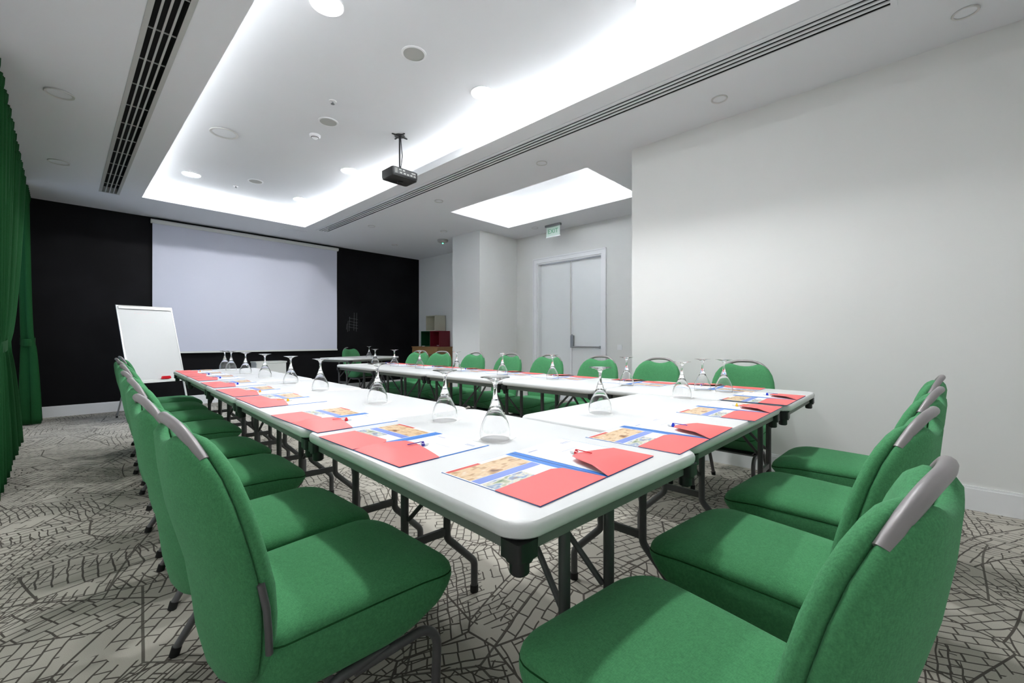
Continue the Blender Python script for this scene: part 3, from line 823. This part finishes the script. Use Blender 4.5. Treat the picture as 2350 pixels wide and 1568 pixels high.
    fb.build('seat_frame', 'chairleg', t, True, 50)
    return t
ORD = ['nearest', 'second', 'third', 'fourth', 'fifth', 'sixth', 'seventh', 'eighth']
proto = make_chair(); proto_used = [False]
def place_chair(x, y, rz, label, group):
    rz = D2R(rz)
    if not proto_used[0]:
        proto.location = (x, y, 0); proto.rotation_euler = (0, 0, rz); proto_used[0] = True
        tag(proto, label, 'chair', group); return proto
    c = dup(proto, (x, y, 0), rz, label, group); return c
# rz: chair faces +y when 0; -90 faces +x; 90 faces -x
LCH = [(.545, 1.16, -90), (.545, 1.63, -89), (.588, 2.33, -92), (.61, 2.90, -90), (.66, 3.68, -91), (.69, 4.32, -89), (.72, 4.98, -92), (.78, 5.55, -90)]
for i, (x, y, a) in enumerate(LCH):
    place_chair(x, y, a, ('green upholstered chair nearest the camera on the curtain side of the left table row' if i == 0 else
        '%s green chair from the near corner along the curtain side of the left table row' % (ORD[i] if i < 7 else 'farthest')), 'green chairs along the left table row')
FCH = [(.83, .36, -7), (1.435, .36, -7), (2.05, .33, -5), (2.71, .305, -2)]
for i, (x, y, a) in enumerate(FCH):
    place_chair(x, y, a, ('large green chair cut by the bottom edge, seat under the near table corner' if i == 0 else
        '%s green chair from the left along the near side of the front table' % (ORD[i] if i < 3 else 'last')), 'green chairs along the front table')
RCH = [(3.275, .965, 90), (3.275, 1.665, 88), (3.28, 2.24, 92), (3.28, 2.88, 91), (3.28, 3.48, 88), (3.28, 4.09, 90), (3.29, 4.74, 100), (3.29, 5.24, 103)]
for i, (x, y, a) in enumerate(RCH):
    place_chair(x, y, a, ('green chair facing the tables in front of the big right wall, largest of that row' if i == 0 else
        '%s green chair counted away from the big right wall along the door-side table row' % (ORD[i] if i < 7 else 'farthest')), 'green chairs along the door-side table row')

# ------------------------------------------------------------------ folding tables
TT = .74
def table(name, x, y, rot, L, wd, label, legs=(.22, .22), blocks=True):
    """local: x across 0..wd, y along 0..L"""
    t = empty(name, (x, y, 0), D2R(rot))
    g = .0015; ol = rrect(g, wd - g, g, L - g, .055, 7)
    cx, cy = wd / 2, L / 2
    def rg(ins, z):
        return [Vector((px + (cx - px) / abs(cx - px + 1e-9) * min(ins, abs(cx - px)), py + (cy - py) / abs(cy - py + 1e-9) * min(ins, abs(cy - py)), z)) for px, py in ol]
    prof = [(.30, TT), (.012, TT), (.006, TT - .0015), (.002, TT - .006), (0, TT - .013), (0, TT - .022), (.002, TT - .029), (.007, TT - .034), (.014, TT - .036), (.05, TT - .036)]
    MB().rings([rg(i, z) for i, z in prof]).build('tabletop', 'tabletop', t, True, 30)
    z0, z1 = TT - .066, TT - .0365; i0 = .028
    ap = MB()
    ap.box(i0, i0 + .012, i0, L - i0, z0, z1).box(wd - i0 - .012, wd - i0, i0, L - i0, z0, z1)
    ap.box(i0 + .012, wd - i0 - .012, i0, i0 + .012, z0, z1).box(i0 + .012, wd - i0 - .012, L - i0 - .012, L - i0, z0, z1)
    ap.build('apron', 'apron', t)
    for bx, by in ((.036, .036), (wd - .036, .036), (.036, L - .036), (wd - .036, L - .036)):
        o1 = rrect(bx - .027, bx + .027, by - .027, by + .027, .008, 3)
        b = MB().rings([[Vector((px, py, z)) for px, py in o1] for z in (z1, z0 - .004)])
        b.lathe([(.026, z0 - .004), (.026, z0 - .010), (.019, z0 - .010), (.019, z0 - .034), (.015, z0 - .038)], 14, (bx, by, 0), cap0=True, cap1=True)
        b.build('corner_block', 'blackp', t, True, 40)
    cxm = wd / 2
    for e, yy in enumerate((legs[0], L - legs[1])):
        for s in (-1, 1):
            p = path([(cxm + s * .095, yy, z0 + .005), (cxm + s * .095, yy, .27), (cxm + s * .235, yy, .13), (cxm + s * .235, yy, .015)], .045, 6)
            lg = MB().tube(p, .0148, 12).build('leg', 'tleg', t, True, 50)
            MB().tube([(cxm + s * .235, yy, .028), (cxm + s * .235, yy, 0)], .0175, 12).build('foot_cap', 'rubber', lg, True, 50)
        MB().box(cxm - .082, cxm + .082, yy - .007, yy + .007, .285, .315).build('crossbar', 'tleg', t)
        MB().box(cxm - .20, cxm + .20, yy - .018, yy + .018, z0 + .006, z0 + .026).build('hinge_bar', 'tleg', t)
        yi = yy + (.30 if e == 0 else -.30)
        for s in (-1, 1):
            MB().tube([(cxm + s * .03, yi, z0 + .008), (cxm + s * .045, yy + (yi - yy) * .75, z0 - .05), (cxm + s * .085, yy + (yi - yy) * .04, .40)], .0085, 8).build('brace', 'tleg', t, True, 50)
    tag(t, label, 'table', 'white folding tables of the hollow square')
    return t
LA = -2.9
def lrow(y): return .547 + .0505 * (y - .5)
TL = [(.50, 1.60, (.135, .205)), (1.603, 2.765, (.22, .22)), (2.768, 3.72, (.2, .2)), (3.723, 4.68, (.2, .2)), (4.683, 5.65, (.2, .2))]
names = ['white folding table at the near corner of the square, rounded corner pointing at the camera',
         'second white folding table of the left row, counted from the near corner',
         'third white folding table of the left row, counted from the near corner',
         'fourth white folding table of the left row, counted from the near corner',
         'last white folding table of the left row, nearest the flipchart']
for (y0, y1, lg), l in zip(TL, names):
    table('folding_table', lrow(y0), y0, LA, (y1 - y0) / math.cos(D2R(LA)), .765, l, lg)
# front table: local y along +x => rotate by -90
table('folding_table', 1.362, 1.262, -90 - 1.0, 1.108, .765, 'white folding table in the middle of the near side, seam at both ends', (.22, .28))
TR = [(2.488, .455, 1.524, 0), (2.415, 1.535, 2.435, -.6), (2.42, 2.444, 3.494, -1), (2.44, 3.501, 4.524, -1.2), (2.465, 4.531, 5.56, -1.5)]
names = ['white folding table at the right end of the near side, before the big right wall',
         'second white folding table of the door-side row, counted from the big right wall',
         'third white folding table of the door-side row, counted from the big right wall',
         'fourth white folding table of the door-side row, counted from the big right wall',
         'last white folding table of the door-side row, its free end toward the black wall']
for (x, y0, y1, a), l in zip(TR, names):
    table('folding_table', x, y0, a, (y1 - y0) / math.cos(D2R(a)), .79, l, (.2, .2))
sm = table('folding_table', 3.43, 7.07 + .0, -90 + 18, 1.28, .78, 'small separate white table in front of the black wall, set at an angle', (.2, .2))
# the separate table's local x runs away from its front edge; flip so that the body lies behind the front edge
a_ = D2R(18); sm.location = (3.43 - math.sin(a_) * .78, 7.07 + math.cos(a_) * .78, 0)
place_chair(3.43 + math.cos(a_) * 1.16 - math.sin(a_) * .90, 7.07 + math.sin(a_) * 1.16 + math.cos(a_) * .90, 180 + 14, 'single green chair at the small table in front of the black wall', 'single chair by the black wall')

# ------------------------------------------------------------------ stationery
def make_folder():
    t = empty('presentation_folder')
    MB().box(-.2485, -.0015, .001, .3185, .0, .0012).box(.0015, .2485, .001, .3185, .0, .0012).build('cover', 'blue', t)
    MB().box(-.0015, .0015, .0, .32, .0, .0010).build('spine', 'navy', t)
    zl, zh = .0026, .0034
    MB().poly([(-.25, 0), (-.004, 0), (-.018, .118), (-.045, .135), (-.25, .128)], zl, zh).build('pocket', 'red', t)
    def zf(x, y): return .0034 + .0120 * (1 - (x / .25) ** 2) * min(1, y / .05)
    cols = [(.004, 0, .0), (.02, 0, .055), (.035, 0, .10), (.042, 0, .118), (.055, 0, .142), (.08, 0, .149), (.10, 0, .150), (.14, 0, .145), (.18, 0, .139), (.22, 0, .133), (.25, 0, .128)]
    vs = []; fs = []; nr = 6
    for x, a, c in cols:
        c = max(c, .002)
        for k in range(nr + 1): y = a + (c - a) * k / nr; vs.append((x, y, zf(x, y)))
    for i in range(len(cols) - 1):
        for k in range(nr): q = i * (nr + 1) + k; fs.append((q, q + nr + 1, q + nr + 2, q + 1))
    n0 = len(vs); vs += [(x, y, z - .0005) for x, y, z in vs[:n0]]; fs += [tuple(i + n0 for i in reversed(f)) for f in list(fs)]
    MB().add(vs, fs).build('pocket', 'red', t, True, 60)
    tag(t, '', 'folder'); return t
def make_brochure():
    t = empty('brochure')
    MB().box(-.1115, .1115, 0, .3095, 0, .0006).build('page', 'paper', t)
    p = MB(); z0, z1 = .0006, .0008
    p.box(-.108, .108, .208, .290, z0, z1, 0); p.box(-.108, .108, .176, .206, z0, z1, 1)
    p.box(-.108, .0, .290, .3025, z0, z1, 2); p.box(-.108, .03, .125, .172, z0, z1, 3)
    p.build('printed_pictures', ['photo1', 'band', 'redprint', 'photo2'], t)
    tag(t, '', 'brochure'); return t
def make_notepad():
    t = empty('notepad')
    MB().box(-.113, .113, 0, .306, 0, .0008).build('page', 'paper', t)
    p = MB(); z0, z1 = .0008, .0010
    p.box(-.095, -.055, .268, .274, z0, z1).box(.055, .095, .268, .272, z0, z1).box(.055, .10, .261, .264, z0, z1).box(-.02, .05, .205, .207, z0, z1)
    p.build('letterhead', 'print', t)
    tag(t, '', 'notepad'); return t
def make_pen(c):
    t = empty('ballpoint_pen')
    # lies along y, tip towards -y under the pocket, clip on top
    MB().tube([(0, -.098, -.001), (0, -.085, -.0005), (0, .002, .0)], [.001, .0036, .0043], 10).build('barrel', 'pen_white', t, True)
    MB().tube([(0, .0025, 0), (0, .014, 0)], .0052, 10).build('collar', c, t, True)
    MB().tube([(0, .0145, 0), (0, .030, 0)], [.0046, .0042], 10).build('push_button', 'pen_white', t, True)
    MB().box(-.0018, .0018, -.044, .012, .0082, .0100).box(-.0018, .0018, .006, .0135, .0048, .0082).build('clip', c, t)
    tag(t, '', 'pen'); return t
protos = dict(folder=make_folder(), brochure=make_brochure(), notepad=make_notepad())
pens = {}
first = {k: True for k in protos}
def inst(kind, pr, loc, rz, label, group):
    if first.get(kind, True):
        first[kind] = False; pr.location = loc; pr.rotation_euler = (0, 0, rz); pr['label'] = label; pr['group'] = group; return pr
    return dup(pr, loc, rz, label, group)
PENN = {'pen_red': 'red', 'pen_blue': 'blue', 'pen_yellow': 'yellow', 'pen_orange': 'orange', 'pen_purple': 'violet'}
def setting(x, y, rz, pen, where, row, dz=0):
    """x, y: middle of the folder's lower edge; rz: 0 when the lower edge faces -y"""
    r = D2R(rz); R_ = Matrix.Rotation(r, 3, 'Z')
    def at(u, v, z): p = R_ @ Vector((u, v, 0)); return (x + p.x, y + p.y, TT + dz + z)
    inst('folder', protos['folder'], at(0, 0, 0), r, 'open red and blue folder, ' + where, 'folders on the ' + row)
    inst('brochure', protos['brochure'], at(-.137, .006, .0014), r, 'picture brochure in the folder ' + where, 'brochures on the ' + row)
    inst('notepad', protos['notepad'], at(.130, .010, .0014), r + D2R(random.uniform(-.3, .3)), 'notepad in the folder ' + where, 'notepads on the ' + row)
    if pen:
        if pen not in pens: pens[pen] = make_pen(pen); first[pen] = True
        inst(pen, pens[pen], at(.112, .158, .0076), r + D2R(random.uniform(-5, 5)), '%s pen clipped to the folder %s' % (PENN[pen], where), 'pens on the ' + row)
FS = [(.897, .535, 0, 'pen_red', 'nearest the camera at the near table corner'), (1.466, .492, .5, 'pen_blue', 'overhanging the first seam of the near side'),
      (2.165, .47, 0, 'pen_yellow', 'third from the left on the near side'), (2.735, .466, 0, 'pen_blue', 'last on the near side, before the big right wall')]
for x, y, a, p, wl in FS: setting(x, y, a, p, wl, 'near side of the square')
LS = [(.597, 1.212, -90, 'pen_purple'), (.622, 1.775, -90.5, 'pen_red'), (.665, 2.535, -92, 'pen_yellow'), (.688, 3.075, -92, 'pen_orange'), (.722, 3.70, -92, 'pen_blue'), (.762, 4.37, -93, 'pen_blue'), (.785, 4.885, -93, 'pen_purple'), (.812, 5.392, -93, 'pen_orange')]
for i, (x, y, a, p) in enumerate(LS):
    setting(x, y, a, p, ('first' if i == 0 else ORD[i]) + ' along the left row from the near corner', 'left row', dz=.0 if i != 7 else .0)
RS = [(3.262, .985), (3.192, 1.55), (3.195, 2.24), (3.20, 2.84), (3.21, 3.47), (3.22, 4.08), (3.23, 4.66), (3.24, 5.18)]
for i, (x, y) in enumerate(RS):
    setting(x, y, 90, 'pen_blue', ('first' if i == 0 else ORD[i]) + ' along the door-side row from the big right wall', 'door-side row')

# ------------------------------------------------------------------ upside-down wine glasses on paper coasters
def make_glass():
    t = empty('wine_glass')
    # standing on its rim; outer then inner wall of the bowl
    outp = [(.0485, 0), (.0505, .010), (.0508, .022), (.0490, .036), (.0450, .050), (.0395, .063), (.0325, .077), (.0255, .091), (.0185, .106), (.0120, .1275)]
    inn = [(r - .0014, z) for r, z in outp[:-3]]
    shell = [(.0005, .1277)] + outp[::-1] + [(.0471, 0)] + inn[1:] + [(.0225, .0935), (.0150, .103), (.006, .109), (.0005, .110)]
    bl = MB().lathe(shell, 44, cap0=True, cap1=True)
    bl.build('bowl', 'glass', t, True, 60)
    MB().lathe([(.0005, .1278), (.0118, .1280), (.0085, .138), (.0066, .150), (.0058, .165), (.0065, .178), (.0115, .190), (.0190, .1945), (.0005, .1950)], 24, cap0=True, cap1=True).build('stem', 'glass', t, True, 60)
    MB().lathe([(.0005, .1952), (.0192, .1952), (.030, .1992), (.043, .2020), (.0490, .2032), (.0490, .2045), (.030, .2050), (.0005, .2050)], 40, cap0=True, cap1=True).build('foot', 'glass', t, True, 60)
    tag(t, '', 'glass'); return t
gl = make_glass(); first['glass'] = True
co = tag(MB().lathe([(.0005, 0), (.058, 0), (.058, .0012), (.0005, .0012)], 4).build('x', 'coaster'), '', 'coaster'); bpy.data.objects.remove(co)
def make_coaster():
    t = MB().poly(rrect(-.055, .055, -.055, .055, .006, 3), 0, .0012).build('paper_coaster', 'coaster'); t['category'] = 'coaster'; return t
cst = make_coaster(); first['coaster'] = True
def glass(x, y, where, row, coaster=True, z=TT):
    a = random.uniform(-.3, .3) + (.35 if coaster else 0)
    if coaster:
        inst('coaster', cst, (x, y, z), a, 'white paper coaster under the glass ' + where, 'coasters on the ' + row)
    inst('glass', gl, (x, y, z + (.0012 if coaster else 0)), random.uniform(0, 3), 'upturned wine glass ' + where, 'glasses on the ' + row)
glass(.992, 1.015, 'nearest the camera, at the near table corner', 'near side of the square')
glass(1.665, 1.03, 'second from the left along the near side', 'near side of the square')
glass(2.423, .965, 'third from the left along the near side', 'near side of the square')
glass(2.86, .875, 'rightmost in the picture, before the big right wall', 'near side of the square')
for i, (x, y) in enumerate([(1.075, 1.393), (1.13, 2.03), (1.16, 2.81), (1.185, 3.40), (1.215, 4.09), (1.235, 4.73), (1.25, 5.30), (1.255, 5.58)]):
    glass(x, y, ('first' if i == 0 else ORD[i]) + ' along the left row from the near corner', 'left row')
for i, (x, px) in enumerate([(2.87, 1612), (2.80, 1438), (2.80, 1268), (2.81, 1153), (2.82, 1048), (2.83, 963), (2.84, 905), (2.85, 861)]):
    u = (px - 1175) / 980; A = D2R(46.6); dx, dy = math.sin(A) + u * math.cos(A), math.cos(A) - u * math.sin(A)
    glass(x, min(x * dy / dx, 5.46), ('first' if i == 0 else ORD[i]) + ' along the door-side row from the big right wall', 'door-side row', False)
glass(3.93, 7.36, 'alone on the small table before the black wall', 'small table', False)
